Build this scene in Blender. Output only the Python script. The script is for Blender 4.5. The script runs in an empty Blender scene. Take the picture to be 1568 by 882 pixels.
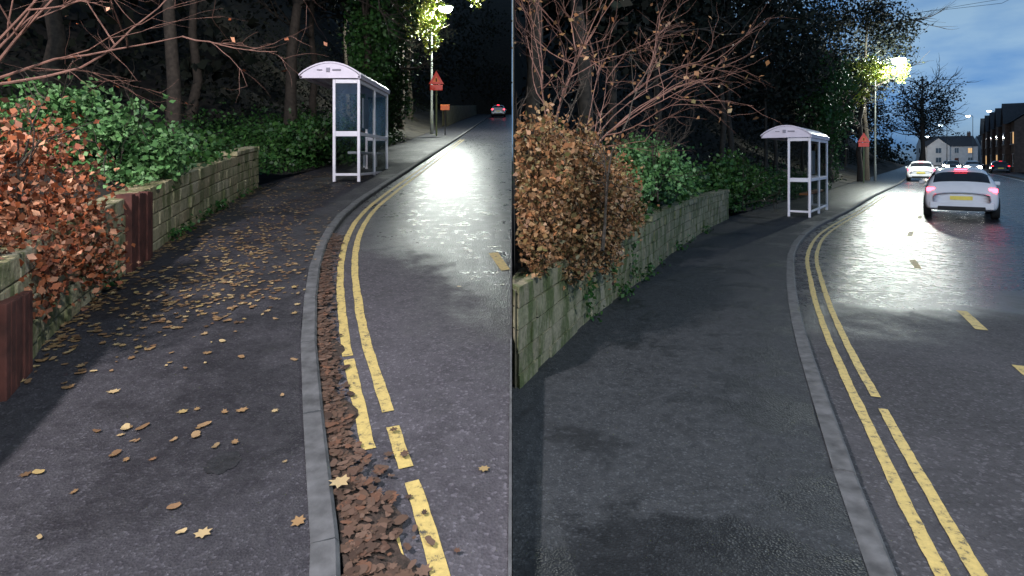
import bpy, math, random
import numpy as np
from mathutils import Vector, Matrix
random.seed(7); rng=np.random.default_rng(7)
S=bpy.context.scene
S.view_settings.view_transform='Standard'
try: S.view_settings.look='None'
except Exception: pass
S.view_settings.exposure=0
SL=0.0944   # uphill gradient of the left-hand street

# ---------------- materials ----------------
def newmat(name):
    m=bpy.data.materials.new(name); m.use_nodes=True
    nt=m.node_tree; b=nt.nodes['Principled BSDF']; return m,nt,b
def simple(name,col,rough=0.6,metal=0,emit=None,es=0,var=0.15,scale=6,bump=0.1):
    m,nt,b=newmat(name)
    tc=nt.nodes.new('ShaderNodeTexCoord'); n=nt.nodes.new('ShaderNodeTexNoise'); n.inputs['Scale'].default_value=scale; n.inputs['Detail'].default_value=6
    nt.links.new(tc.outputs['Object'],n.inputs['Vector'])
    r=nt.nodes.new('ShaderNodeValToRGB')
    r.color_ramp.elements[0].position=.3; r.color_ramp.elements[1].position=.7
    r.color_ramp.elements[0].color=tuple(c*(1-var) for c in col)+(1,)
    r.color_ramp.elements[1].color=tuple(min(1,c*(1+var)) for c in col)+(1,)
    nt.links.new(n.outputs['Fac'],r.inputs['Fac']); nt.links.new(r.outputs['Color'],b.inputs['Base Color'])
    if bump:
        bp=nt.nodes.new('ShaderNodeBump'); bp.inputs['Strength'].default_value=bump; bp.inputs['Distance'].default_value=.02
        nt.links.new(n.outputs['Fac'],bp.inputs['Height']); nt.links.new(bp.outputs['Normal'],b.inputs['Normal'])
    b.inputs['Roughness'].default_value=rough; b.inputs['Metallic'].default_value=metal
    if emit:
        b.inputs['Emission Color'].default_value=emit+(1,); b.inputs['Emission Strength'].default_value=es
        if es<5:
            try: m.cycles.emission_sampling='NONE'
            except Exception: pass
    return m
def leafmat(name,cols,rough=.5):
    m,nt,b=newmat(name)
    g=nt.nodes.new('ShaderNodeNewGeometry'); r=nt.nodes.new('ShaderNodeValToRGB')
    cr=r.color_ramp
    while len(cr.elements)<len(cols): cr.elements.new(.5)
    for i,c in enumerate(cols):
        cr.elements[i].position=i/(len(cols)-1); cr.elements[i].color=c+(1,)
    nt.links.new(g.outputs['Random Per Island'],r.inputs['Fac']); nt.links.new(r.outputs['Color'],b.inputs['Base Color'])
    b.inputs['Roughness'].default_value=rough; b.inputs['Specular IOR Level'].default_value=.35
    return m
def math_(nt,op,a,b=None,clamp=False):
    n=nt.nodes.new('ShaderNodeMath'); n.operation=op; n.use_clamp=clamp
    for i,v in enumerate((a,b)):
        if v is None: continue
        if isinstance(v,(int,float)): n.inputs[i].default_value=v
        else: nt.links.new(v,n.inputs[i])
    return n.outputs[0]
def smooth(nt,v,a,b_):
    n=nt.nodes.new('ShaderNodeMapRange'); n.interpolation_type='SMOOTHSTEP'
    nt.links.new(v,n.inputs[0]); n.inputs[1].default_value=a; n.inputs[2].default_value=b_
    return n.outputs[0]
def asphalt(name,base,wetfun,dryrough=.8,wetrough=.16,coarse=1.0,blotch=.35,spec=.5):
    m,nt,b=newmat(name)
    tc=nt.nodes.new('ShaderNodeTexCoord'); P=tc.outputs['Object']
    sx=nt.nodes.new('ShaderNodeSeparateXYZ'); nt.links.new(P,sx.inputs[0])
    def noise(sc,det=4,rg=.6):
        n=nt.nodes.new('ShaderNodeTexNoise'); n.inputs['Scale'].default_value=sc; n.inputs['Detail'].default_value=det; n.inputs['Roughness'].default_value=rg
        nt.links.new(P,n.inputs['Vector']); return n.outputs['Fac']
    big=noise(.9,5); mid=noise(5,5); fine=noise(110*coarse,2,.7); rip=noise(17,4,.6)
    vo=nt.nodes.new('ShaderNodeTexVoronoi'); vo.inputs['Scale'].default_value=95*coarse; nt.links.new(P,vo.inputs['Vector'])
    wet=wetfun(nt,sx.outputs['X'],sx.outputs['Y'],big,mid)
    sc=nt.nodes.new('ShaderNodeSeparateColor'); nt.links.new(vo.outputs['Color'],sc.inputs[0])
    spk=smooth(nt,sc.outputs[0],.80,1.0)
    f=math_(nt,'ADD',math_(nt,'MULTIPLY',fine,.9),.55)
    f=math_(nt,'MULTIPLY',f,math_(nt,'ADD',math_(nt,'MULTIPLY',smooth(nt,big,.3,.7),blotch),1-blotch/2))
    f=math_(nt,'MULTIPLY',f,math_(nt,'ADD',math_(nt,'MULTIPLY',smooth(nt,mid,.3,.7),.3),.85))
    f=math_(nt,'ADD',f,math_(nt,'MULTIPLY',spk,.9))
    f=math_(nt,'MULTIPLY',f,math_(nt,'SUBTRACT',1.0,math_(nt,'MULTIPLY',wet,.55)))
    mx=nt.nodes.new('ShaderNodeVectorMath'); mx.operation='SCALE'; mx.inputs[0].default_value=base; nt.links.new(f,mx.inputs['Scale'])
    nt.links.new(mx.outputs[0],b.inputs['Base Color'])
    rr=math_(nt,'ADD',math_(nt,'MULTIPLY',wet,wetrough-dryrough),dryrough)
    rr=math_(nt,'ADD',rr,math_(nt,'MULTIPLY',math_(nt,'SUBTRACT',mid,.5),.45))
    rr=math_(nt,'ADD',rr,math_(nt,'MULTIPLY',math_(nt,'SUBTRACT',rip,.5),.35),True)
    nt.links.new(rr,b.inputs['Roughness'])
    nt.links.new(math_(nt,'MULTIPLY',math_(nt,'ADD',math_(nt,'MULTIPLY',smooth(nt,rip,.35,.62),.7),.3),spec),b.inputs['Specular IOR Level'])
    bp=nt.nodes.new('ShaderNodeBump'); bp.inputs['Distance'].default_value=.006
    nt.links.new(math_(nt,'SUBTRACT',.7,math_(nt,'MULTIPLY',wet,.25)),bp.inputs['Strength'])
    h=math_(nt,'ADD',vo.outputs['Distance'],math_(nt,'MULTIPLY',mid,.8)); h=math_(nt,'ADD',h,math_(nt,'MULTIPLY',rip,1.0)); nt.links.new(h,bp.inputs['Height'])
    nt.links.new(bp.outputs['Normal'],b.inputs['Normal'])
    return m
def wetLroad(nt,X,Y,big,mid):
    a=math_(nt,'ADD',Y,math_(nt,'MULTIPLY',X,1.8)); a=math_(nt,'ADD',a,math_(nt,'MULTIPLY',math_(nt,'SUBTRACT',big,.5),5.0))
    a=math_(nt,'ADD',a,math_(nt,'MULTIPLY',math_(nt,'SUBTRACT',mid,.5),3.5))
    return smooth(nt,a,2.6,4.8)
def wetRroad(nt,X,Y,big,mid):
    a=math_(nt,'SUBTRACT',Y,math_(nt,'MULTIPLY',X,.25)); a=math_(nt,'ADD',a,math_(nt,'MULTIPLY',math_(nt,'SUBTRACT',big,.5),2.5))
    a=math_(nt,'ADD',a,math_(nt,'MULTIPLY',math_(nt,'SUBTRACT',mid,.5),1.8))
    return smooth(nt,a,3.9,5.6)
def wetLpav(nt,X,Y,big,mid):
    return math_(nt,'MAXIMUM',math_(nt,'MULTIPLY',smooth(nt,math_(nt,'ADD',Y,math_(nt,'MULTIPLY',mid,8)),14,22),.6),math_(nt,'MULTIPLY',smooth(nt,math_(nt,'ADD',big,math_(nt,'MULTIPLY',mid,.3)),.60,.74),.8))
def wetRpav(nt,X,Y,big,mid):
    d=math_(nt,'ADD',Y,math_(nt,'MULTIPLY',math_(nt,'SUBTRACT',mid,.5),.5))
    x=math_(nt,'SUBTRACT',X,.65); d=math_(nt,'ADD',d,math_(nt,'MULTIPLY',math_(nt,'MULTIPLY',x,x),.8))
    near=math_(nt,'SUBTRACT',1.0,smooth(nt,d,2.45,2.62))
    far=smooth(nt,math_(nt,'ADD',Y,math_(nt,'MULTIPLY',mid,6)),18,26)
    pat=math_(nt,'MULTIPLY',smooth(nt,math_(nt,'ADD',big,math_(nt,'MULTIPLY',mid,.35)),.68,.78),.8)
    return math_(nt,'MAXIMUM',math_(nt,'MAXIMUM',math_(nt,'MULTIPLY',near,.9),far),pat)
M_Lroad=asphalt('asphalt_road_left',(.062,.057,.065),wetLroad,coarse=.8,wetrough=.33,spec=.5)
M_Rroad=asphalt('asphalt_road_right',(.052,.050,.055),wetRroad,coarse=.8,wetrough=.27,spec=.42)
M_Lpav=asphalt('tarmac_pavement_left',(.040,.038,.044),wetLpav,coarse=1.1,wetrough=.46,spec=.35)
M_Rpav=asphalt('tarmac_pavement_right',(.034,.037,.041),wetRpav,coarse=1.1,wetrough=.38,spec=.38)
M_kerb=simple('kerb_stone',(.085,.085,.088),.75,var=.45,scale=11,bump=.6)
def paintmat(name,col):
    m,nt,b=newmat(name)
    tc=nt.nodes.new('ShaderNodeTexCoord'); n=nt.nodes.new('ShaderNodeTexNoise'); n.inputs['Scale'].default_value=24; n.inputs['Detail'].default_value=9; n.inputs['Roughness'].default_value=.78
    nt.links.new(tc.outputs['Object'],n.inputs['Vector'])
    r=nt.nodes.new('ShaderNodeValToRGB'); cr=r.color_ramp; cr.elements.new(.6)
    cr.elements[0].position=.38; cr.elements[1].position=.46; cr.elements[2].position=.66
    cr.elements[0].color=(.06,.055,.045,1); cr.elements[1].color=tuple(c*.75 for c in col)+(1,); cr.elements[2].color=col+(1,)
    nt.links.new(n.outputs['Fac'],r.inputs['Fac']); nt.links.new(r.outputs['Color'],b.inputs['Base Color']); b.inputs['Roughness'].default_value=.6
    return m
M_yel=paintmat('yellow_road_paint',(.60,.45,.15)); M_whp=paintmat('white_road_paint',(.6,.6,.58))
def stonemat(name,cols,moss):
    m,nt,b=newmat(name)
    g=nt.nodes.new('ShaderNodeNewGeometry'); r=nt.nodes.new('ShaderNodeValToRGB'); cr=r.color_ramp
    while len(cr.elements)<len(cols): cr.elements.new(.5)
    for i,c in enumerate(cols): cr.elements[i].position=i/(len(cols)-1); cr.elements[i].color=c+(1,)
    nt.links.new(g.outputs['Random Per Island'],r.inputs['Fac'])
    tc=nt.nodes.new('ShaderNodeTexCoord')
    mpp=nt.nodes.new('ShaderNodeMapping'); mpp.inputs['Scale'].default_value=(1.4,1.4,.45); nt.links.new(tc.outputs['Object'],mpp.inputs[0])
    n=nt.nodes.new('ShaderNodeTexNoise'); n.inputs['Scale'].default_value=4; n.inputs['Detail'].default_value=9; n.inputs['Roughness'].default_value=.7
    nt.links.new(mpp.outputs[0],n.inputs['Vector'])
    n2=nt.nodes.new('ShaderNodeTexNoise'); n2.inputs['Scale'].default_value=30; n2.inputs['Detail'].default_value=6
    nt.links.new(tc.outputs['Object'],n2.inputs['Vector'])
    mx=nt.nodes.new('ShaderNodeMixRGB'); nt.links.new(smooth(nt,n.outputs['Fac'],.42,.6),mx.inputs[0]); nt.links.new(r.outputs['Color'],mx.inputs[1]); mx.inputs[2].default_value=moss+(1,)
    mu=nt.nodes.new('ShaderNodeMixRGB'); mu.blend_type='MULTIPLY'; mu.inputs[0].default_value=.6; nt.links.new(mx.outputs[0],mu.inputs[1]); nt.links.new(n2.outputs['Fac'],mu.inputs[2])
    nt.links.new(mu.outputs[0],b.inputs['Base Color']); b.inputs['Roughness'].default_value=.85
    bp=nt.nodes.new('ShaderNodeBump'); bp.inputs['Strength'].default_value=.7; bp.inputs['Distance'].default_value=.02; nt.links.new(n2.outputs['Fac'],bp.inputs['Height']); nt.links.new(bp.outputs['Normal'],b.inputs['Normal'])
    return m
M_stoneL=stonemat('stone_blocks_left',[(.48,.38,.22),(.60,.50,.31),(.50,.44,.25),(.66,.57,.39)],(.22,.23,.09))
M_stoneR=stonemat('stone_blocks_right',[(.30,.26,.17),(.40,.36,.24),(.34,.32,.19),(.42,.38,.27)],(.12,.15,.05))
M_mort=simple('mortar',(.10,.09,.06),.95,var=.4,scale=9,bump=.5)
M_soil=simple('soil',(.020,.016,.011),.95,var=.5,scale=3,bump=.6)
M_bark=simple('bark',(.05,.038,.028),.9,var=.4,scale=12,bump=.8)
M_barkred=simple('bark_red',(.22,.11,.08),.7,var=.3,scale=12,bump=.4)
M_rust=simple('rusty_brown',(.085,.026,.018),.8,var=.6,scale=7,bump=.6)
M_beech=leafmat('beech_leaves',[(.22,.05,.02),(.40,.11,.04),(.28,.09,.04),(.62,.30,.17),(.14,.05,.03),(.42,.14,.06)])
M_beechR=leafmat('brown_leaves',[(.10,.045,.02),(.28,.14,.06),(.17,.08,.035),(.36,.22,.11),(.10,.09,.03),(.30,.12,.05)])
M_green=leafmat('green_leaves',[(.04,.11,.03),(.12,.26,.08),(.07,.17,.05),(.20,.36,.14),(.05,.12,.03)])
M_ivy=leafmat('ivy_leaves',[(.014,.05,.012),(.035,.11,.022),(.02,.065,.015),(.06,.14,.03),(.014,.035,.010)])
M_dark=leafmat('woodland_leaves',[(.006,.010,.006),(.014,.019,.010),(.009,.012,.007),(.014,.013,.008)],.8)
M_yleaf=leafmat('autumn_leaves',[(.20,.26,.04),(.34,.36,.06),(.10,.19,.03),(.42,.36,.06)])
M_fall=leafmat('fallen_leaf',[(.12,.065,.035),(.28,.17,.08),(.08,.045,.025),(.42,.31,.16),(.18,.095,.05),(.33,.24,.10)],.5)
M_litter=leafmat('gutter_leaf',[(.055,.03,.02),(.10,.058,.038),(.04,.023,.016),(.14,.085,.06),(.075,.04,.027),(.15,.07,.04)],.6)
M_littb=simple('leaf_mulch',(.04,.025,.018),.8,var=.6,scale=30,bump=.9)
M_white=simple('white_painted_metal',(.85,.80,.84),.4,var=.06,bump=0)
M_roof=simple('shelter_roof',(.80,.70,.78),.4,var=.06,bump=0)
M_grey=simple('galvanised_steel',(.15,.16,.15),.5,metal=.5,bump=0)
M_red=simple('red_sign',(.65,.05,.03),.35,emit=(.9,.08,.04),es=.25,bump=0)
M_orange=simple('orange_plate',(.8,.2,.03),.4,emit=(1,.2,.05),es=.2,bump=0)
M_seat=simple('orange_seat',(.6,.2,.06),.5,bump=0)
M_black=simple('black_rubber',(.012,.012,.012),.7)
M_brick=simple('house_brick',(.10,.065,.05),.9,var=.3,scale=3)
M_render=simple('white_render',(.5,.5,.5),.85,var=.12,scale=1)
M_slate=simple('slate_roof',(.04,.04,.045),.6,var=.3,scale=4)
M_win=simple('lit_window',(.3,.2,.08),.3,emit=(1,.6,.25),es=.8)
M_wind=simple('dark_window',(.02,.025,.03),.1)
def emat(name,col,s): return simple(name,col,.4,emit=col,es=s,bump=0)
M_lens=emat('lamp_lens',(.95,1,.9),34); M_lensfar=emat('lamp_lens_distant',(.75,.92,1),12)
M_tail=emat('tail_light',(1,.03,.05),14); M_head=emat('head_light',(1,.95,.85),45); M_taildim=emat('tail_light_dim',(.9,.02,.03),4)
M_brake=emat('brake_light',(1,.04,.07),16)
M_carw=simple('white_car_paint',(.82,.80,.82),.3,var=.03,bump=0); M_carw.node_tree.nodes['Principled BSDF'].inputs['Coat Weight'].default_value=.4
M_card=simple('dark_car_paint',(.03,.035,.045),.22,var=.03,bump=0)
M_carglass=simple('car_glass',(.02,.022,.028),.06,bump=0)
M_plate=simple('yellow_number_plate',(.75,.6,.08),.4,emit=(.8,.6,.1),es=.1,bump=0)
mg,nt,b=newmat('shelter_glass')
tr=nt.nodes.new('ShaderNodeBsdfTransparent'); tr.inputs[0].default_value=(.72,.74,.74,1)
gl=nt.nodes.new('ShaderNodeBsdfGlossy'); gl.inputs['Roughness'].default_value=.12; gl.inputs['Color'].default_value=(.6,.62,.64,1)
nn=nt.nodes.new('ShaderNodeTexNoise'); nn.inputs['Scale'].default_value=3
mx=nt.nodes.new('ShaderNodeMixShader'); nt.links.new(math_(nt,'MULTIPLY',nn.outputs['Fac'],.08),mx.inputs[0]); nt.links.new(tr.outputs[0],mx.inputs[1]); nt.links.new(gl.outputs[0],mx.inputs[2])
nt.links.new(mx.outputs[0],nt.nodes['Material Output'].inputs[0]); M_glass=mg

# ---------------- helpers ----------------
def mesh(name,V,F,mat,parent=None,smooth_=False,mats=None,mi=None):
    me=bpy.data.meshes.new(name); me.from_pydata([tuple(v) for v in V],[],[tuple(f) for f in F])
    if mats:
        for x in mats: me.materials.append(x)
        me.polygons.foreach_set('material_index',mi)
    else: me.materials.append(mat)
    if smooth_: me.polygons.foreach_set('use_smooth',[True]*len(me.polygons))
    me.update(); o=bpy.data.objects.new(name,me); S.collection.objects.link(o)
    if parent: o.parent=parent
    return o
def empty(name,loc,rz=0):
    e=bpy.data.objects.new(name,None); e.empty_display_size=.2; e.location=loc; e.rotation_euler=(0,0,rz); S.collection.objects.link(e); return e
def boxvf(c,s,V,F,jit=0):
    i=len(V); x,y,z=c; a,b_,d=s[0]/2,s[1]/2,s[2]/2
    for dz in(-d,d):
        for dx,dy in((-a,-b_),(a,-b_),(a,b_),(-a,b_)):
            V.append((x+dx,y+dy,z+dz))
    F+= [(i,i+3,i+2,i+1),(i+4,i+5,i+6,i+7),(i,i+1,i+5,i+4),(i+1,i+2,i+6,i+5),(i+2,i+3,i+7,i+6),(i+3,i,i+4,i+7)]
def boxes(name,lst,mat,parent=None,bev=0):
    V=[];F=[]
    for c,s in lst: boxvf(c,s,V,F)
    o=mesh(name,V,F,mat,parent)
    if bev:
        m=o.modifiers.new('b','BEVEL'); m.width=bev; m.segments=2
    return o
def tube(pts,rads,V,F,n=6):
    pts=[Vector(p) for p in pts]; i0=len(V)
    for k,p in enumerate(pts):
        d=(pts[min(k+1,len(pts)-1)]-pts[max(k-1,0)]).normalized()
        a=d.orthogonal().normalized() if abs(d.z)>.95 else d.cross(Vector((0,0,1))).normalized()
        b_=d.cross(a)
        for j in range(n):
            t=2*math.pi*j/n; V.append(tuple(p+(a*math.cos(t)+b_*math.sin(t))*rads[k]))
    for k in range(len(pts)-1):
        for j in range(n):
            F.append((i0+k*n+j,i0+k*n+(j+1)%n,i0+(k+1)*n+(j+1)%n,i0+(k+1)*n+j))
def branch(p,d,L,r,depth,V,F,up=.1,spread=.7,nseg=5,kids=4,wob=.18):
    pts=[Vector(p)]; d=Vector(d).normalized()
    for k in range(nseg):
        d=(d+Vector((random.gauss(0,wob),random.gauss(0,wob),random.gauss(0,wob)+up))).normalized()
        pts.append(pts[-1]+d*L/nseg)
    tube(pts,[r*(1-.75*k/nseg) for k in range(nseg+1)],V,F,6 if depth>1 else 4)
    if depth>0:
        for k in range(kids):
            t=random.uniform(.3,1); q=int(t*nseg); q=min(q,nseg-1)
            base=pts[q].lerp(pts[q+1],random.random())
            dd=(pts[q+1]-pts[q]).normalized()+Vector((random.gauss(0,spread),random.gauss(0,spread),random.gauss(0,spread)))
            branch(base,dd,L*random.uniform(.45,.7),r*.5,depth-1,V,F,up,spread,nseg,kids,wob)
def leafmesh(name,P,size,mat,parent=None):
    n=len(P); P=np.asarray(P,float)
    sz=size*rng.uniform(.6,1.35,(n,1))
    a=rng.normal(size=(n,3)); a/=np.linalg.norm(a,axis=1,keepdims=True)
    c=rng.normal(size=(n,3))
    b_=np.cross(a,c); b_/=np.linalg.norm(b_,axis=1,keepdims=True); nn=np.cross(a,b_)
    V=np.stack([P-a*sz*.5, P+b_*sz*.36-a*sz*.05+nn*sz*.12, P+a*sz*.55, P-b_*sz*.36-a*sz*.05+nn*sz*.12],1).reshape(-1,3)
    me=bpy.data.meshes.new(name); me.vertices.add(4*n); me.vertices.foreach_set('co',V.ravel())
    me.loops.add(4*n); me.loops.foreach_set('vertex_index',np.arange(4*n,dtype=np.int32))
    me.polygons.add(n); me.polygons.foreach_set('loop_start',np.arange(n,dtype=np.int32)*4)
    me.update(calc_edges=True); me.validate(); me.materials.append(mat)
    o=bpy.data.objects.new(name,me); S.collection.objects.link(o)
    if parent: o.parent=parent
    return o
def litterleaf(name,P,size,mat,tilt=.1,cur=.22,pr=.6):
    V=[];F=[]
    for (x,y,z) in P:
        lob=random.random()<pr; N=14; a0=random.uniform(0,6.28); s=size*random.uniform(.4,1.3); tx=random.gauss(0,tilt); ty=random.gauss(0,tilt); asp=random.uniform(.6,1); cu=random.uniform(.0,cur)
        i0=len(V); V.append((x,y,z+.004))
        for k in range(N):
            t=2*math.pi*k/N
            r=s*.5*((.62+.38*(k%2)) if lob else (.55+.45*abs(math.cos(t))))*random.uniform(.85,1.12)
            u=math.cos(t)*r; v=math.sin(t)*r*asp
            dx=u*math.cos(a0)-v*math.sin(a0); dy=u*math.sin(a0)+v*math.cos(a0)
            V.append((x+dx,y+dy,z+.004+(dy*SL)+abs(dx*tx+dy*ty)+cu*(u*u)/s))
        for k in range(N): F.append((i0,i0+1+k,i0+1+(k+1)%N))
    return mesh(name,V,F,mat)
def cloudpts(blobs,n,clump=.16,k=60,xmin=None,xmax=None):
    out=[]; w=np.array([b[3]*b[4]*b[5] for b in blobs])**.7; w/=w.sum()
    for b,wi in zip(blobs,w):
        c=np.array(b[:3]); r=np.array(b[3:6]); kk=max(8,int(k))
        u=rng.normal(size=(kk,3)); u/=np.linalg.norm(u,axis=1,keepdims=True); u*=rng.uniform(.25,1,(kk,1))**.5
        u*=rng.uniform(.8,1.15,(kk,1))
        m=int(n*wi); idx=rng.integers(0,kk,m)
        p=c+(u[idx]+rng.normal(size=(m,3))*clump)*r
        out.append(p)
    P=np.concatenate(out)
    if xmin is not None: P=P[P[:,0]>xmin]
    if xmax is not None: P=P[P[:,0]<xmax]
    return P
def catmull(pts,step=.25):
    pts=[np.array(p,float) for p in pts]; P=[2*pts[0]-pts[1]]+pts+[2*pts[-1]-pts[-2]]; out=[]
    for i in range(1,len(P)-2):
        p0,p1,p2,p3=P[i-1:i+3]; n=max(2,int(np.linalg.norm(p2-p1)/step))
        for k in range(n):
            t=k/n
            m1=(p2-p0)/max(1e-6,(p2[1]-p0[1]))*(p2[1]-p1[1]); m2=(p3-p1)/max(1e-6,(p3[1]-p1[1]))*(p2[1]-p1[1])
            out.append((2*t**3-3*t**2+1)*p1+(t**3-2*t**2+t)*m1+(-2*t**3+3*t**2)*p2+(t**3-t**2)*m2)
    out.append(pts[-1]); return np.array(out)
def offs(line,d):
    T=np.gradient(line,axis=0); T/=np.linalg.norm(T,axis=1,keepdims=True)
    return line+np.stack([T[:,1],-T[:,0]],1)*d   # + = to the right (road side)
def resample(line,step):
    s=np.concatenate([[0],np.cumsum(np.linalg.norm(np.diff(line,axis=0),axis=1))]); t=np.arange(0,s[-1],step)
    return np.stack([np.interp(t,s,line[:,0]),np.interp(t,s,line[:,1])],1)

LK=catmull([(.2,-6),(-.05,-2),(-.2,.6),(-.538,1.87),(-.78,2.5),(-.995,3.07),(-1.323,3.97),(-1.825,5.62),(-2.15,7.1),(-2.33,8.6),(-2.38,10.5),(-2.385,13.5),(-2.4,19.3),(-2.5,33.7),(-2.7,54),(-3.3,92)])
RK=catmull([(.0,-6),(.45,-2),(.9,.6),(1.392,2.12),(1.884,3.418),(2.635,5.294),(3.52,7.297),(4.84,10),(6.6,12.86),(10.4,18),(15.1,24.5),(25.5,38.6),(46,67.5),(72,105),(111,160)])
LW=catmull([(-1.7,-6),(-1.8,-2),(-2.2,1.3),(-2.67,3.07),(-3.05,3.95),(-3.504,5.4),(-4.03,7.5),(-4.34,9),(-4.58,10.6),(-4.5,14),(-4.35,20),(-4.4,30),(-5,50),(-5.6,92)])
RW=catmull([(.03,3.85),(.71,5.51),(1.675,7.5),(3.01,10.38),(5.52,15),(8.7,19.6),(13,25.2),(22.3,38.6),(41,65),(67,102),(104,155)])
fx=lambda line,y: float(np.interp(y,line[:,1],line[:,0]))
zL=lambda y: SL*y
zR=lambda y: 0.0

# ---------------- ground / road / pavement ----------------
def strip(name,ys,xa,xb,z,mat,nx=1):
    V=[];F=[]
    for y in ys:
        a,b_=xa(y),xb(y)
        for k in range(nx+1): V.append((a+(b_-a)*k/nx,y,z(y)))
    for i in range(len(ys)-1):
        for k in range(nx): q=i*(nx+1)+k; F.append((q,q+1,q+nx+2,q+nx+1))
    return mesh(name,V,F,mat)
ysn=np.concatenate([np.arange(-6,16,.25),np.arange(16,92,1.)])
strip('pavement',ysn,lambda y:fx(LW,y)-.1,lambda y:fx(LK,y)-.1,lambda y:zL(y),M_Lpav)
strip('road',ysn,lambda y:fx(LK,y)-.06,lambda y:-.012 if y>0 else max(-.012,fx(LK,y)),lambda y:zL(y)-.06,M_Lroad)
ysr=np.concatenate([np.arange(-6,26,.25),np.arange(26,155,2.)])
strip('pavement',ysr,lambda y:max(.002,fx(RW,y)-.1) if y>3.8 else .002,lambda y:max(.003,fx(RK,y)-.1),lambda y:0,M_Rpav)
strip('road',ysr,lambda y:fx(RK,y)-.06,lambda y:fx(RK,y)+9.3,lambda y:-.06,M_Rroad,3)
strip('pavement',ysr,lambda y:fx(RK,y)+9.3,lambda y:fx(RK,y)+12,lambda y:.04,M_Rpav)
mesh('ground',[(.0,-30,-.12),(1500,-30,-.12),(1500,1500,-.12),(.0,1500,-.12),(-900,-30,-2.95),(-.0,-30,-2.95),(0,600,56.5),(-900,600,56.5)],[(0,1,2,3),(4,5,6,7)],M_soil)
# stone edge where the left road is retained above the lower pavement
V=[];F=[]
for k in range(62):
    y=k*1.5+.3
    for a_,z_ in((-.013,zL(y)-.05),(-.001,zL(y)-.05),(-.001,-.3),(-.013,-.3)): V.append((a_,y,z_))
    if k:
        for j in range(4): q=(k-1)*4; F.append((q+j,q+4+j,q+4+(j+1)%4,q+(j+1)%4))
mesh('retaining_edge',V,F,M_kerb)

def kerbs(name,line,z,h,ymax,w=.1):
    line=line[line[:,1]<ymax]; V=[];F=[]
    pts=resample(line,.9)
    for i in range(len(pts)-1):
        a,b_=pts[i],pts[i+1]; d=(b_-a)/np.linalg.norm(b_-a); n=np.array([d[1],-d[0]])
        a2=a+d*.004; b2=b_-d*.004; i0=len(V); j=rng.normal(0,.003)
        for p,yy in((a2,a[1]),(b2,b_[1])):
            zz=z(p[1])
            for off,dz in((-w,.002+j),(-.014,.004+j),(0,-.010+j),(.004,-h-.03),(-w,-h-.03)):
                V.append((p[0]+n[0]*off,p[1]+n[1]*off,zz+dz+.004))
        for k in range(5): F.append((i0+k,i0+(k+1)%5,i0+5+(k+1)%5,i0+5+k))
        F.append((i0,i0+1,i0+2,i0+3,i0+4)); F.append((i0+9,i0+8,i0+7,i0+6,i0+5))
    return mesh(name,V,F,M_kerb)
kerbs('kerb',LK,zL,.07,92,.095); kerbs('kerb',RK,zR,.07,150,.10)
kerbs('kerb',np.stack([RK[:,0]+9.3,RK[:,1]],1)[::-1],zR,.07,150)

def lines(name,line,z,segs,w,mat):
    V=[];F=[]
    for off,s0,s1 in segs:
        L=offs(line,off); L=L[(L[:,1]>=s0)&(L[:,1]<=s1)]
        if len(L)<2: continue
        ww=w/2
        A=offs(L,-ww);B=offs(L,ww); i0=len(V); ja=0;jb=0
        for a,b_ in zip(A,B):
            ja=ja*.7+random.gauss(0,.0016); jb=jb*.7+random.gauss(0,.0016)
            V.append((a[0]+ja,a[1],z(a[1])-.055)); V.append((b_[0]+jb,b_[1],z(b_[1])-.055))
        for k in range(len(A)-1): q=i0+2*k; F.append((q,q+1,q+3,q+2))
    return mesh(name,V,F,mat)
LKf=resample(LK,.05); RKf=resample(RK,.05)
lines('double_yellow_lines',LKf,zL,[(.18,.5,2.2),(.18,2.62,3.6),(.18,3.63,26),(.31,.5,2.45),(.31,2.5,2.85),(.31,2.95,26)],.062,M_yel)
lines('double_yellow_lines',RKf,zR,[(.18,-2,26),(.31,-2,3.72),(.31,3.82,26)],.055,M_yel)
CL=resample(catmull([(2.6,1.5),(3.81,4.39),(4.48,5.73),(5.27,7.4),(7.0,10.4),(9.6,14),(13.4,19),(18.5,25.5),(29,39),(50,67.5)]),.05)
seg=[(0,y0,y0+.72) for y0 in (1.6,3.75,5.35)]+[(0,y0,y0+.8) for y0 in np.arange(8.4,60,3.6)]
lines('centre_line',CL,zR,seg,.09,M_yel)
mesh('road_marking',[(-.245,6.15,zL(6.15)-.055),(-.15,6.2,zL(6.2)-.055),(-.02,5.55,zL(5.55)-.055),(-.1,5.5,zL(5.5)-.055)],[(0,3,2,1)],M_yel)
lines('edge_line',np.stack([RKf[:,0]+8.8,RKf[:,1]],1),zR,[(0,15,110)],.14,M_whp)

# ---------------- banks ----------------
def bank(name,line,z0,ts,hs,wallend,clampx,mat,seed):
    r=np.random.default_rng(seed); base=resample(line,.6); V=[];F=[];nt_=len(ts)
    T=np.gradient(base,axis=0)
    for _ in range(12): T[1:-1]=(T[:-2]+T[1:-1]*2+T[2:])/4
    T/=np.linalg.norm(T,axis=1,keepdims=True)
    for p,t in zip(base,T):
        n=np.array([-t[1],t[0]])
        wl=1/(1+math.exp((p[1]-wallend)*1.6))
        for tt,h in zip(ts,hs):
            q=p+n*tt; x=q[0]
            zz=z0(p[1])+h+wl*.6+(r.normal()*.05*min(tt,3) if tt>.3 else 0)
            if clampx=='R': x=max(x,.02)
            V.append((x,q[1],zz))
    for i in range(len(base)-1):
        for k in range(nt_-1): q=i*nt_+k; F.append((q,q+nt_,q+nt_+1,q+1))
    return mesh(name,V,F,mat,None,True),base,T
TS=[.0,.3,.8,1.5,2.5,4,6,9,13,18,25,35,50]; HS=[.02,.06,.18,.35,.6,1.0,1.8,3.6,7.5,12,20,30,42]
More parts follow.
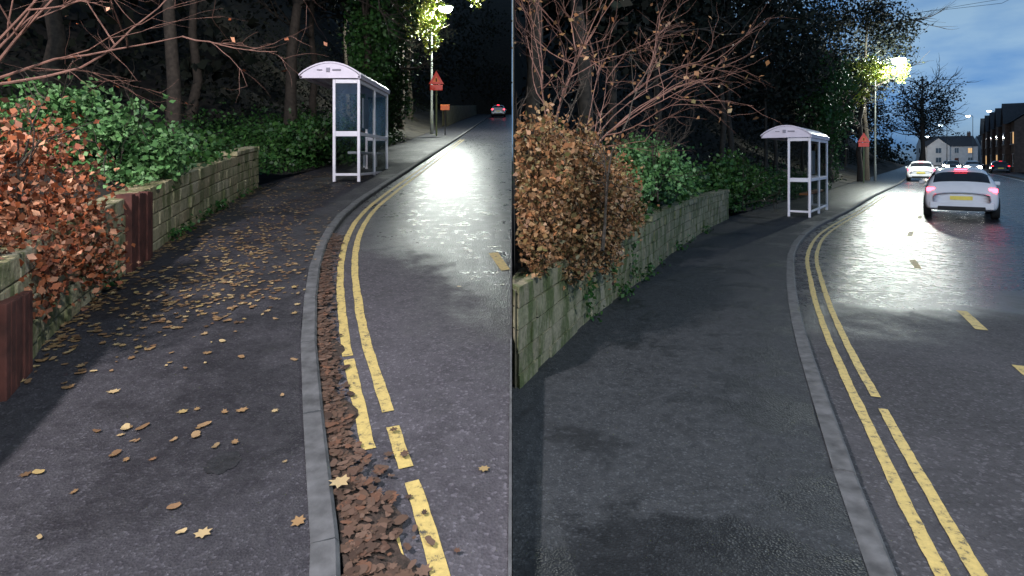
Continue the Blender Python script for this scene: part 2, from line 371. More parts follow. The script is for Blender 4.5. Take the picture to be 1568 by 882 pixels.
bl,baseL,TL=bank('bank',LW,zL,TS,HS,10.5,'L',M_soil,1)
br,baseR,TR=bank('bank',RW,zR,TS,HS,14.8,'R',M_soil,2)
V=[];F=[]
for j,(y,z) in enumerate([(90,6),(94,10),(104,22),(120,36),(150,50)]):
    for i in range(21): x=-100+i*5; V.append((min(x,-.02),y+2*math.sin(i*1.3),z+2*math.sin(i*.9+j)))
for j in range(4):
    for i in range(20): q=j*21+i; F.append((q,q+1,q+22,q+21))
mesh('hill',V,F,M_soil,None,True)

def bankpts(base,T,z0,n,y0,y1,t0,t1,wallend,thick=.12,xmin=None):
    sel=np.where((base[:,1]>=y0)&(base[:,1]<=y1))[0]; P=[]
    for _ in range(n):
        i=sel[rng.integers(0,len(sel))]; tt=t0+(t1-t0)*rng.random(); p=base[i]+T[i]*rng.uniform(-.3,.3)
        wl=1/(1+math.exp((p[1]-wallend)*1.6)); h=np.interp(tt,TS,HS)+wl*.6
        m=.5+.5*math.sin(p[0]*2.3+tt*1.9)*math.sin(p[1]*1.7+tt*2.7)
        q=p+np.array([-T[i][1],T[i][0]])*tt
        P.append((q[0],q[1],z0(p[1])+h+abs(rng.normal())*thick*(.4+1.6*m)))
    P=np.array(P)
    if xmin is not None: P=P[P[:,0]>xmin]
    return P
leafmesh('ivy_ground_cover',bankpts(baseL,TL,zL,22000,6.5,24,0,3.6,10.5,.16),.085,M_ivy)
leafmesh('ivy_ground_cover',bankpts(baseR,TR,zR,22000,7.5,30,0,3.8,14.8,.2,xmin=.05),.10,M_ivy)
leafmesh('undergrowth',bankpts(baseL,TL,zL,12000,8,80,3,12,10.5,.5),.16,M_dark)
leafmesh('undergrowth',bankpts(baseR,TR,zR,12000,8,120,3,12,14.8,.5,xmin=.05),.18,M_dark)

# ---------------- stone walls ----------------
def stonewall(name,line,z0,y0,y1,hfun,mat,th=.22,xmin=None):
    par=empty(name,(0,0,0)); V=[];F=[];VB=[];FB=[]
    line=line[(line[:,1]>=y0)&(line[:,1]<=y1)]; s=np.concatenate([[0],np.cumsum(np.linalg.norm(np.diff(line,axis=0),axis=1))]); L=s[-1]
    at=lambda t:(np.interp(t,s,line[:,0]),np.interp(t,s,line[:,1]))
    cl=lambda x:x if xmin is None else max(x,xmin+.001*random.random())
    def block(t0,t1,zb,zt,proud):
        a=np.array(at(t0));b_=np.array(at(t1)); d=(b_-a)/np.linalg.norm(b_-a); n=np.array([d[1],-d[0]]); i0=len(V)
        for p,q in((a,z0(a[1])),(b_,z0(b_[1]))):
            for off,zz in((proud,zb),(proud+rng.normal()*.004,zt),(-th,zt),(-th,zb)):
                V.append((cl(p[0]+n[0]*off),p[1]+n[1]*off,q+zz))
        F.extend([(i0,i0+1,i0+5,i0+4),(i0+1,i0+2,i0+6,i0+5),(i0+2,i0+3,i0+7,i0+6),(i0+3,i0,i0+4,i0+7),(i0,i0+3,i0+2,i0+1),(i0+4,i0+5,i0+6,i0+7)])
    hc=.145; nc=5
    for c in range(nc+1):
        t=-rng.uniform(0,.2)
        while t<L-.05:
            ln=rng.uniform(.2,.48) if c<nc else rng.uniform(.45,.6); t1=min(t+ln,L)
            ym=at((max(t,0)+t1)/2)[1]; H=hfun(ym); zb=c*hc-.05
            if zb<H-.05 and t1-max(t,0)>.05:
                top=c*hc+hc-.05-.010 if c<nc-0 else zb+.07
                block(max(t,0)+.004,t1-.004,zb,min(top,H+.02),abs(rng.normal())*.010+.006+(.02 if c==nc else 0))
            t=t1
    o=mesh('blocks',V,F,mat,par)
    if xmin is None: m=o.modifiers.new('b','BEVEL'); m.width=.009; m.segments=2
    pts=line[::2]; G=np.gradient(pts,axis=0)
    for i,p in enumerate(pts):
        T=G[i]/np.linalg.norm(G[i]); n=np.array([T[1],-T[0]]); H=min(hfun(p[1]),nc*hc-.06)-.02
        for off,zz in((-.014,-.1),(-.014,H),(-th+.02,H),(-th+.02,-.1)): VB.append((cl(p[0]+n[0]*off+.003),p[1]+n[1]*off,z0(p[1])+zz))
    for i in range(len(pts)-1):
        for k in range(4): q=i*4; FB.append((q+k,q+(k+1)%4,q+4+(k+1)%4,q+4+k))
    mesh('mortar_core',VB,FB,M_mort,par); return par
stonewall('stone_wall',LW,zL,-3,10.6,lambda y: .66 if y<6.6 else (.70 if y<9.2 else .77),M_stoneL)
stonewall('stone_wall',RW,zR,3.85,15,lambda y: .66 if y<8 else .77,M_stoneR,xmin=.004)
def pier(y,w,h):
    x=fx(LW,y); a=math.atan2(fx(LW,y+.3)-x,.3); e=empty('wall_pier',(x,y,zL(y)),-a)
    V=[];F=[]
    for k in range(6): boxvf((.0+random.gauss(0,.006),-w/2+(k+.5)*w/6,(h+random.gauss(0,.012))/2-.03),(.13,w/6-.006,h),V,F)
    o=mesh('pier_boards',V,F,M_rust,e); m=o.modifiers.new('b','BEVEL'); m.width=.006; m.segments=2
    boxes('pier_rail',[((-.02,0,h*.82),(.12,w*.96,.07))],M_rust,e,.01)
pier(5.5,.60,.70); pier(3.12,.38,.50)

# ---------------- bushes and hedges ----------------
def bush(name,blobs,n,size,mat,base,seed,clump=.15,k=60,xmin=None,xmax=None,stems=7,stemr=.016,h=1.0):
    random.seed(seed); e=empty(name,(0,0,0)); V=[];F=[]
    for i in range(stems):
        branch((base[0]+random.gauss(0,.12),base[1]+random.gauss(0,.2),base[2]),(random.gauss(0,.4),random.gauss(0,.4),1),h,stemr,2,V,F,.05,.6)
    if xmin is not None: V=[(max(v[0],xmin),v[1],v[2]) for v in V]
    mesh('stems',V,F,M_bark,e)
    leafmesh('leaves',cloudpts(blobs,n,clump,k,xmin,xmax),size,mat,e)
bush('beech_hedge',[(-3.7,3.6,1.45,.5,.8,.6),(-3.4,4.2,1.25,.42,.45,.55),(-3.05,3.7,.95,.30,.45,.35),(-3.2,4.4,.8,.25,.35,.32),(-3.1,3.0,1.25,.45,.5,.6),(-2.85,3.45,.80,.16,.35,.24)],12000,.046,M_beech,(-3.6,3.9,.8),1,.17,150)
bush('green_shrub',[(-4.55,6.3,1.75,.65,.5,.44),(-4.05,6.5,1.5,.40,.4,.40),(-5.0,6.2,1.88,.45,.4,.36),(-4.1,6.0,1.25,.36,.3,.28)],7500,.065,M_green,(-4.5,6.4,1.0),2,.17,55)
bush('brown_hedge',[(.22,4.55,1.38,.26,.5,.52),(.60,5.2,1.32,.38,.5,.52),(.95,5.9,1.10,.30,.45,.48),(.85,5.6,.75,.22,.35,.34),(.5,4.95,.82,.25,.35,.33),(1.25,6.5,.95,.22,.35,.28),(.2,4.35,.90,.16,.3,.25)],15500,.042,M_beechR,(.5,5.2,.8),3,.17,150,xmin=.03)
bush('green_shrub',[(2.05,8.9,1.42,.50,.45,.44),(1.65,8.4,1.3,.36,.4,.40),(2.5,9.3,1.3,.36,.3,.36),(1.6,7.7,1.15,.25,.3,.22)],6000,.065,M_green,(2.0,8.8,.9),4,.17,50,xmin=.05)
bush('laurel_shrub',[(-4.5,14.6,1.9,.7,.6,.55),(-4.9,13.6,1.9,.6,.6,.5)],3500,.10,M_ivy,(-4.6,14.2,1.2),5,.2,40)
bush('laurel_shrub',[(6.6,17.2,.95,.8,.6,.7),(5.8,15.9,.85,.5,.4,.6)],4500,.10,M_ivy,(6.4,17,.2),6,.2,40)
wp=[]
for _ in range(16):
    y=rng.uniform(4.2,10.4); c=np.array([fx(LW,y)+.06,y,zL(y)+.05]); wp.append(c+rng.normal(size=(22,3))*[.04,.07,.04])
for _ in range(14):
    y=rng.uniform(4.6,13); c=np.array([fx(RW,y)+.06,y,.06]); wp.append(c+rng.normal(size=(26,3))*[.05,.09,.05])
for y in (5.4,6.2,6.9): c=np.array([fx(RW,y)+.05,y,.35]); wp.append(c+rng.normal(size=(60,3))*[.03,.12,.14])
leafmesh('weeds',np.concatenate(wp),.05,M_ivy)

def bare(name,base,dirs,L,r,mat,seed,xmin=None,leafm=None,nl=0,up=.0,kids=4,depth=3):
    random.seed(seed); e=empty(name,(0,0,0)); V=[];F=[]
    for d in dirs: branch((base[0]+random.gauss(0,.1),base[1]+random.gauss(0,.15),base[2]),d,L*random.uniform(.8,1.15),r,depth,V,F,up,.45,7,kids,.12)
    if xmin is not None: V=[(max(v[0],xmin+.001*random.random()),v[1],v[2]) for v in V]
    mesh('branches',V,F,mat,e)
    if nl:
        A=np.array(V); P=A[rng.integers(0,len(A),nl)]+rng.normal(size=(nl,3))*.03; leafmesh('leaves',P,.05,leafm,e)
bare('bare_shrub',(-4.9,5.3,2.15),[(1,.1,.35),(1,-.2,.6),(.6,0,1),(1.1,.1,.15),(.2,.1,1),(1,0,.8)],1.85,.016,M_barkred,11,None,M_beech,120)
bare('bare_shrub',(.35,6.2,1.2),[(.1,.1,1),(.3,.2,1),(.6,.1,1),(1,.2,.75),(.05,.4,1),(.85,-.1,1.0)],1.8,.014,M_barkred,13,.03,M_beechR,300)

# ---------------- trees ----------------
def tree(name,x,y,z,H,r,blobs,n,size,mat,seed,limbs=6,k=70,xmin=None,xmax=None,ivy=0,lean=(0,0)):
    random.seed(seed); e=empty(name,(0,0,0)); V=[];F=[]; pts=[];rr=[]
    for q in range(9):
        t=q/8; pts.append((x+lean[0]*t+random.gauss(0,.08)*(q>0),y+lean[1]*t+random.gauss(0,.08)*(q>0),z-.2+H*t)); rr.append(r*(1.25 if q==0 else 1)*(1-.8*t))
    tube(pts,rr,V,F,9)
    for i in range(limbs):
        q=random.randint(3,7); branch(pts[q],(random.gauss(0,1),random.gauss(0,1),.5),H*.3,r*.35,2,V,F,.05,.5,5,4)
    if xmin is not None: V=[(max(v[0],xmin),v[1],v[2]) for v in V]
    if xmax is not None: V=[(min(v[0],xmax),v[1],v[2]) for v in V]
    mesh('trunk_and_limbs',V,F,M_bark,e,True)
    if n: leafmesh('foliage',cloudpts(blobs,n,.13,k,xmin,xmax),size,mat,e)
    if ivy:
        t=rng.random(ivy); a=rng.uniform(0,6.28,ivy); R=r*(1.2)+abs(rng.normal(size=ivy))*.22
        P=np.stack([x+lean[0]*t+np.cos(a)*R,y+lean[1]*t+np.sin(a)*R,z+t*H*.75],1); leafmesh('ivy',P,.12,M_ivy,e)
hL=lambda x,y: zL(y)+float(np.interp(max(0,fx(LW,y)-x),TS,HS))
i=0
for (x,y) in [(-8.2,8.8),(-9.6,12),(-7.2,12.5),(-8.8,16),(-6.6,17.5),(-11.5,17),(-7.5,22),(-6.8,27),(-9,32),(-7,40),(-13,24)]:
    i+=1; H=random.uniform(9,13); z=hL(x,y)
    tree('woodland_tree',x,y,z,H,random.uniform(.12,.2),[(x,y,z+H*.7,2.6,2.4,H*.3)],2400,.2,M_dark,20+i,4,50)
tree('ivy_clad_tree',-4.95,20,zL(20)+.2,8.5,.18,[(-4.9,20.3,5.5,.9,1.2,2.2)],2200,.15,M_ivy,50,5,60,ivy=2500)
tree('ivy_clad_tree',-5.3,25,zL(25)+.2,9,.2,[(-5.2,25,6.3,1.2,1.5,2.6),(-4.9,24.6,4.2,.8,.8,1.5)],3600,.15,M_ivy,51,5,60,ivy=2500)
tree('autumn_tree',-5.4,28.5,zL(28.5)+.2,9,.18,[(-4.6,28.3,8.4,1.2,1.2,1.0),(-3.9,28.6,8.6,.8,.9,.8),(-3.9,28.2,7.4,.45,.6,.9),(-1.6,28,9.6,.5,.5,.9)],2600,.14,M_yleaf,52,7,70)
hR=lambda t: float(np.interp(t,TS,HS))
for k_,(y,t) in enumerate([(8,3.),(9.5,1.6),(11.5,3.5),(13,2.2),(15,4),(17.5,3),(20,4.2),(22,2.6),(25,3.5),(29,3),(33,3.4),(38,2.8),(44,3),(52,3.5),(60,3),(70,4),(82,4)]):
    i_=int(np.argmin(abs(baseR[:,1]-y))); p=baseR[i_]+np.array([-TR[i_][1],TR[i_][0]])*t; x=max(p[0],.35); yy=p[1]
    H=random.uniform(10,14) if y<40 else random.uniform(11,13); rc=min(3.2,max(1.0,1+y*.07))
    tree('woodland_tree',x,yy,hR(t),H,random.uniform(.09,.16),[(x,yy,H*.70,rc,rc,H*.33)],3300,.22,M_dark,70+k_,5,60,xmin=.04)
tree('woodland_tree',26.2,43.5,0,13.5,.22,[(25.5,43.5,9.8,3.6,3,4),(29.0,44.5,11.0,1.8,1.8,2.6),(24,42,13,3,3,3)],10000,.2,M_dark,99,8,170)
tree('autumn_tree',24.2,40.8,.2,8.5,.2,[(24.6,40.8,7.7,1.5,1.2,.9),(26.2,42.6,7.9,1.4,.8,.6),(24.0,40.6,6.2,.6,.8,1.1),(28.2,42.5,8.0,.5,.5,.9)],3200,.16,M_yleaf,98,6,80)
tree('ivy_clad_tree',19.5,36,.2,9,.22,[(19.5,36,5.5,1.6,1.6,2.8)],3400,.18,M_ivy,97,5,60,ivy=2500)
tree('winter_tree',60,86,0,14,.35,[(60.5,86,9.5,4.2,4,4.2)],2600,.28,M_dark,96,16,120)
tree('winter_tree',70,100,0,13,.3,[(71,100,9,3.2,3,3.8)],1800,.3,M_dark,95,14,100)
B=[]
for k_ in range(26):
    y=random.uniform(16,85); x=fx(LW,y)-random.uniform(5,22); B.append((x,y,hL(x,y)+random.uniform(3,10),4,4,4))
for k_ in range(8): B.append((random.uniform(-14,-1),random.uniform(80,92),random.uniform(13,27),4,3,4))
leafmesh('woodland',cloudpts(B,24000,.15,50,xmax=-.05),.42,M_dark)
B=[]
for k_ in range(40):
    i_=random.randint(8,len(baseR)-40); t=random.uniform(5,18); p=baseR[i_]+np.array([-TR[i_][1],TR[i_][0]])*t
    if p[0]<.5: continue
    B.append((p[0],p[1],hR(t)+random.uniform(3,9),4,4,4))
leafmesh('woodland',cloudpts(B,30000,.15,50,xmin=.05),.42,M_dark)

# ---------------- fallen leaves ----------------
P=[]
def onpav(n,y0,y1,f0,f1):
    for _ in range(n):
        y=rng.uniform(y0,y1); f=rng.uniform(f0,f1); x=fx(LW,y)+(fx(LK,y)-fx(LW,y))*f; P.append((x,y,zL(y)+.003))
for _ in range(800):
    y=rng.normal(5.0,1.0); x=rng.normal(-2.6,.42)
    if fx(LW,y)+.05<x<fx(LK,y)-.05 and y>3: P.append((x,y,zL(y)+.003))
cl=[(rng.uniform(-3,-1.2),rng.uniform(2.5,8)) for _ in range(18)]
for cx,cy in cl:
    for _ in range(12):
        x,y=cx+rng.normal()*.14,cy+rng.normal()*.18
        if fx(LW,y)+.05<x<fx(LK,y)-.05: P.append((x,y,zL(y)+.003))
onpav(55,1.6,9,.02,.98); onpav(1100,6,13,.0,.75); onpav(500,3.6,10.6,.0,.08)
litterleaf('fallen_leaves',P,.052,M_fall)
V=[];F=[]; ys=np.arange(.6,6.4,.06)
for k,y in enumerate(ys):
    x0=fx(LK,y); w=(.20 if y<2.4 else .12 if y<4 else .07)*(1+.3*math.sin(y*7)+.25*math.sin(y*17+1)); w=w*min(1,(6.6-y))
    for j in range(5): t=j/4; V.append((x0+.006+w*t,y,zL(y)-.056+.028*(1-t)**.7+(rng.random()*.006 if j<4 else 0)))
    if k:
        for j in range(4): q=(k-1)*5+j; F.append((q,q+1,q+6,q+5))
mesh('leaf_mulch',V,F,M_littb,None,True)
P=[]
for _ in range(1500):
    y=.9+6.0*rng.random()**1.3; w=.24 if y<2.6 else .12; u=abs(rng.normal())*.5; x=fx(LK,y)+u*w+.015; P.append((x,y,zL(y)-.052+.028*max(0,1-u)+.003+rng.random()*.006))
random.shuffle(P)
litterleaf('gutter_leaves',P,.055,M_litter,.06,.15,.4)
litterleaf('maple_leaf',[(-.68,2.32,zL(2.3)+.008),(-.56,2.78,zL(2.78)-.04),(-.45,5.0,zL(5)-.05),(-.12,2.5,zL(2.5)-.052)],.09,M_fall,.05,.1,1)
a=[(math.cos(t*math.pi/12)*.065*(1+.12*math.sin(t*2.3)),math.sin(t*math.pi/12)*.08*(1+.1*math.sin(t*1.7))) for t in range(24)]
mesh('damp_patch',[(-1.21+p[0],2.46+p[1],zL(2.46+p[1])+.003) for p in a],[tuple(range(24))],simple('damp',(.012,.012,.014),.6,var=.5,scale=30,bump=.5))

# ---------------- bus shelter ----------------
def shelter(x,y,z,rz,L,sc=1.0):
    e=empty('bus_shelter',(x,y,z),rz); e.scale=(sc,)*3; W=.47
    bl=[]; p=.055
    for yy in [0,L/2,L]: bl.append(((0,yy,1.0),(p,p,2.0)))
    for yy in(0,L): bl.append(((-W,yy,.99),(p,p,1.98)))
    boxes('posts',bl,M_white,e,.008)
    rails=[]
    for yy in(0,L):
        for zz,h in((.14,.05),(.92,.10),(1.93,.09)): rails.append(((-W/2,yy,zz),(W-p,.045,h)))
    for a_,b_ in((0,L/2),(L/2,L)):
        for zz,h in((.14,.05),(.92,.07),(1.93,.09)): rails.append(((0,(a_+b_)/2,zz),(.045,b_-a_-p,h)))
    boxes('rails',rails,M_white,e,.006)
    gl=[]
    for yy in(0,L):
        gl+=[((-W/2,yy,.53),(W-p,.008,.72)),((-W/2,yy,1.43),(W-p,.008,.90))]
    for a_,b_ in((0,L/2),(L/2,L)):
        gl+=[((0,(a_+b_)/2,.53),(.008,b_-a_-p,.72)),((0,(a_+b_)/2,1.43),(.008,b_-a_-p,.9))]
    boxes('glass_panels',gl,M_glass,e)
    V=[];F=[];n=14; x0,x1=-1.12,.06; rise=.24; ya,yb=-.10,L+.12
    for yy in(ya,yb):
        for lay in(0,.03):
            for k in range(n+1):
                t=k/n; xx=x0+(x1-x0)*t; V.append((xx,yy,2.0+rise*math.sin(math.pi*t)**.8+.02+lay))
    N=n+1
    for k in range(n):
        F.append((k,k+1,2*N+k+1,2*N+k)); F.append((N+k,3*N+k,3*N+k+1,N+k+1))
        F.append((k,N+k,N+k+1,k+1)); F.append((2*N+k,2*N+k+1,3*N+k+1,3*N+k))
    F.append((0,2*N,3*N,N)); F.append((n,N+n,3*N+n,2*N+n))
    mesh('roof',V,F,M_roof,e)
    for yy in(ya+.01,yb-.03):
        V=[(x0+.02+(x1-x0-.04)*k/n,yy,2.0+rise*math.sin(math.pi*k/n)**.8+.015) for k in range(n+1)]+[(x1-.02,yy,1.975),(x0+.02,yy,1.975)]
        mesh('fascia',V,[tuple(range(len(V)))],M_roof,e)
    boxes('eaves_beam',[((.03,L/2,1.995),(.05,L+.18,.06)),((x0+.04,L/2,1.995),(.05,L+.18,.05))],M_roof,e,.006)
    gt=simple('grey_text',(.3,.27,.32),bump=0)
    boxes('emblem',[((-.56,ya-.004,2.13),(.07,.012,.08))],gt,e); boxes('emblem_text',[((-.40,ya-.004,2.13),(.16,.012,.03)),((-.72,ya-.004,2.13),(.10,.012,.02))],gt,e)
    boxes('seat',[((-.16,L/2,.56),(.2,L-.3,.05))],M_seat if rz<0 else M_white,e,.01)
    boxes('seat_brackets',[((-.08,L*.3,.40),(.05,.05,.27)),((-.08,L*.7,.40),(.05,.05,.27))],M_white,e)
    boxes('timetable_case',[((-.03,L*.25,1.35),(.03,.42,.6))],simple('poster',(.35,.36,.4)),e,.005)
    return e
shelter(-2.93,11.25,zL(11.25)+.02,0,2.5)
shelter(7.75,15.3,0,-math.radians(36),2.7,1.06)

# ---------------- signs ----------------
def wsign(x,y,z,rz,H=3.1):
    e=empty('traffic_sign',(x,y,z),rz); V=[];F=[]; tube([(0,0,0),(0,0,H-.1)],[.038,.038],V,F,10); mesh('post',V,F,simple('post_lit_colour',(.25,.3,.12),.5),e,True)  # yellow-green lamplight on the post is put into its base colour
    def tri(s,yy,zc,th,mat,nm):
        P=[(-s/2,0,zc-s*.29),(s/2,0,zc-s*.29),(0,0,zc+s*.58)]; V=[(p[0],yy,p[2]) for p in P]+[(p[0],yy+th,p[2]) for p in P]
        mesh(nm,V,[(0,1,2),(5,4,3),(0,3,4,1),(1,4,5,2),(2,5,3,0)],mat,e)
    tri(.72,-.06,H-.42,.015,M_red,'triangle'); tri(.34,-.066,H-.43,.004,M_orange,'triangle_face')
    boxes('symbol',[((0,-.072,H-.44),(.05,.006,.16))],M_black,e)
    boxes('supplementary_plate',[((0,-.055,H-.80),(.6,.015,.26))],M_red,e,.01); return e
wsign(-3.6,28,zL(28),0,3.1); wsign(23.1,38.6,0,-.5,3.3)
e=empty('orange_sign',(-3.3,29,zL(29)),0); V=[];F=[]; tube([(0,0,0),(0,0,1.3)],[.03,.03],V,F,8); mesh('post',V,F,M_grey,e); boxes('plate',[((0,-.04,1.35),(.45,.02,.26))],M_orange,e,.01)

# ---------------- street lamps ----------------
def lamp(x,y,z,H,ax,ay,power,lens=M_lens,name='street_lamp',ls=1.0,col=(.93,1,.92)):
    e=empty(name,(x,y,z)); V=[];F=[]
    tube([(0,0,0),(0,0,1.2),(0,0,1.25),(0,0,H-.3),(ax*.15,ay*.15,H-.05),(ax*.5,ay*.5,H+.08),(ax*.8,ay*.8,H+.1)],[.09,.085,.06,.05,.04,.035,.03],V,F,10)
    mesh('column',V,F,M_grey,e,True)
    V=[];F=[]; L=.35*ls
    for zz,s in((.10,.6),(.06,1),(.0,1)):
        for t in range(12): a=t*math.pi/6; V.append((ax+math.cos(a)*L*s,ay+math.sin(a)*L*.5*s,H+zz))
    for k in range(2):
        for t in range(12): F.append((k*12+t,k*12+(t+1)%12,(k+1)*12+(t+1)%12,(k+1)*12+t))
    F.append(tuple(range(12))); mesh('lantern',V,F,M_grey,e)
    V=[];F=[]; q_=ls**1.2
    for zz,s in((-.005,.95),(-.12*q_,.85),(-.22*q_,.55),(-.27*q_,.2)):
        for t in range(12): a=t*math.pi/6; V.append((ax+math.cos(a)*L*s,ay+math.sin(a)*L*.6*s,H+zz))
    for k in range(3):
        for t in range(12): F.append((k*12+t,(k+1)*12+t,(k+1)*12+(t+1)%12,k*12+(t+1)%12))
    F.append(tuple(range(36,48))); mesh('lens',V,F,lens,e)
    if power:
        l=bpy.data.lights.new('bulb','POINT'); l.energy=power; l.color=col; l.shadow_soft_size=.2; o=bpy.data.objects.new('bulb',l); o.location=(ax,ay,H-.30*q_-.22); S.collection.objects.link(o); o.parent=e
lamp(-4.1,30,zL(30),6.35,.75,-.5,5600,ls=1.15)
lamp(26.2,42.4,0,8.6,.9,-1.2,5600,ls=1.5)
lamp(-5.9,-1.2,0,7.2,1.2,.3,4000,col=(1,.93,.95))  # extra lamp behind the camera, out of view, added to light the foreground
lamp(4.2,-3.5,0,7.5,-.8,.3,2800,col=(.88,.95,1))  # second extra lamp out of view, added as foreground light on the right
lamp(74,100,0,7.5,-1,0,0,M_lensfar,ls=1.2); lamp(98,125,0,11,-1,0,0,M_lensfar,ls=1.5); lamp(83,101,0,10,-1,0,0,M_lensfar,ls=1.2)
lamp(112,160,0,8,1,0,2500,M_lensfar,ls=1.5,col=(1,.92,.8))

# ---------------- cars ----------------
def car(name,x,y,z,rz,paint,tail,head=None,sc=1.0,plate=True):
    e=empty(name,(x,y,z),rz); e.scale=(sc,sc,sc)
    st=[(-2.06,.66,.42,.70,.74,.56),(-2.0,.82,.28,.90,.94,.70),(-1.93,.86,.24,.97,1.03,.70),(-1.62,.88,.22,.98,1.40,.60),(-1.1,.90,.2,.97,1.47,.62),(-.2,.90,.2,.95,1.48,.62),(.45,.90,.2,.93,1.40,.60),(1.05,.89,.2,.93,.99,.66),(1.75,.86,.22,.82,.86,.64),(2.05,.76,.28,.66,.70,.55),(2.14,.6,.36,.5,.54,.45)]
    V=[];F=[];MI=[]
    for (yy,w,zs,zb,zt,wt) in st:
        half=[(0,zs),(w*.86,zs),(w*.97,zs+.08),(w,(zs+zb)/2),(w*.96,zb),(wt,zt-.02),(wt*.6,zt+.01),(0,zt+.025)]
        ring=half+[(-a_,b_) for a_,b_ in half[-2:0:-1]]
        V+=[(a_,yy,b_) for a_,b_ in ring]
    n=14
    for s_ in range(len(st)-1):
        for k in range(n):
            F.append((s_*n+k,s_*n+(k+1)%n,(s_+1)*n+(k+1)%n,(s_+1)*n+k))
            side=k in(4,9); top=k in(5,6,7,8)
            g=(side and s_ in(3,4,5)) or (top and s_ in(2,6)) or (side and s_==6)
            MI.append(1 if g else 0)
    F.append(tuple(range(n))); MI.append(0); F.append(tuple(range((len(st)-1)*n,len(st)*n))[::-1]); MI.append(0)
    o=mesh('body',V,F,None,e,True,[paint,M_carglass],MI); m=o.modifiers.new('s','SUBSURF'); m.levels=2; m.render_levels=2
    V=[];F=[]
    for wx in(-.80,.80):
        for wy in(-1.3,1.3):
            prof=[(-.1,.22),(-.1,.30),(-.07,.325),(.07,.325),(.1,.30),(.1,.22),(.06,.20)]; i0=len(V)
            for a_,r_ in prof:
                for t in range(20): q=t*math.pi/10; V.append((wx+a_,wy+math.cos(q)*r_,.325+math.sin(q)*r_))
            for k in range(len(prof)-1):
                for t in range(20): F.append((i0+k*20+t,i0+k*20+(t+1)%20,i0+(k+1)*20+(t+1)%20,i0+(k+1)*20+t))
            F.append(tuple(range(i0,i0+20))); F.append(tuple(range(i0+120,i0+140)))
    mesh('tyres',V,F,M_black,e,True)
    boxes('tail_lights',[((-.72,-1.985,.85),(.20,.07,.11)),((.72,-1.985,.85),(.20,.07,.11)),((0,-1.60,1.435),(.3,.03,.025))],tail,e,.02)
    boxes('rear_bumper',[((0,-2.03,.40),(1.5,.10,.2))],paint,e,.04)
    boxes('bumper_insert',[((0,-2.065,.32),(1.1,.06,.12))],M_black,e,.02)
    if plate: boxes('number_plate',[((0,-2.07,.62),(.52,.02,.11))],M_plate,e,.004)
    boxes('door_mirrors',[((-.97,.62,.98),(.16,.1,.12)),((.97,.62,.98),(.16,.1,.12))],paint,e,.03)
    if head: boxes('headlights',[((-.62,2.03,.66),(.40,.1,.26)),((.62,2.03,.66),(.40,.1,.26))],head,e,.02)
    return e
yaw=-math.atan(.72)
car('white_car',12.85,16.9,-.06,yaw,M_carw,M_brake,sc=.91)
car('white_car',31.0,44.5,-.06,yaw,M_carw,M_tail)
car('dark_car',57.2,69,-.06,yaw,M_card,M_taildim)
car('oncoming_car',63,84,-.06,yaw+math.pi,M_card,M_taildim,M_head)
car('oncoming_car',58,74,-.06,yaw+math.pi,M_carw,M_taildim,M_head)
car('oncoming_car',73.5,99,-.06,yaw+math.pi,M_card,M_taildim,M_head)
car('car',-1.65,72,zL(72)-.06,0,M_carw,M_tail,sc=.95)

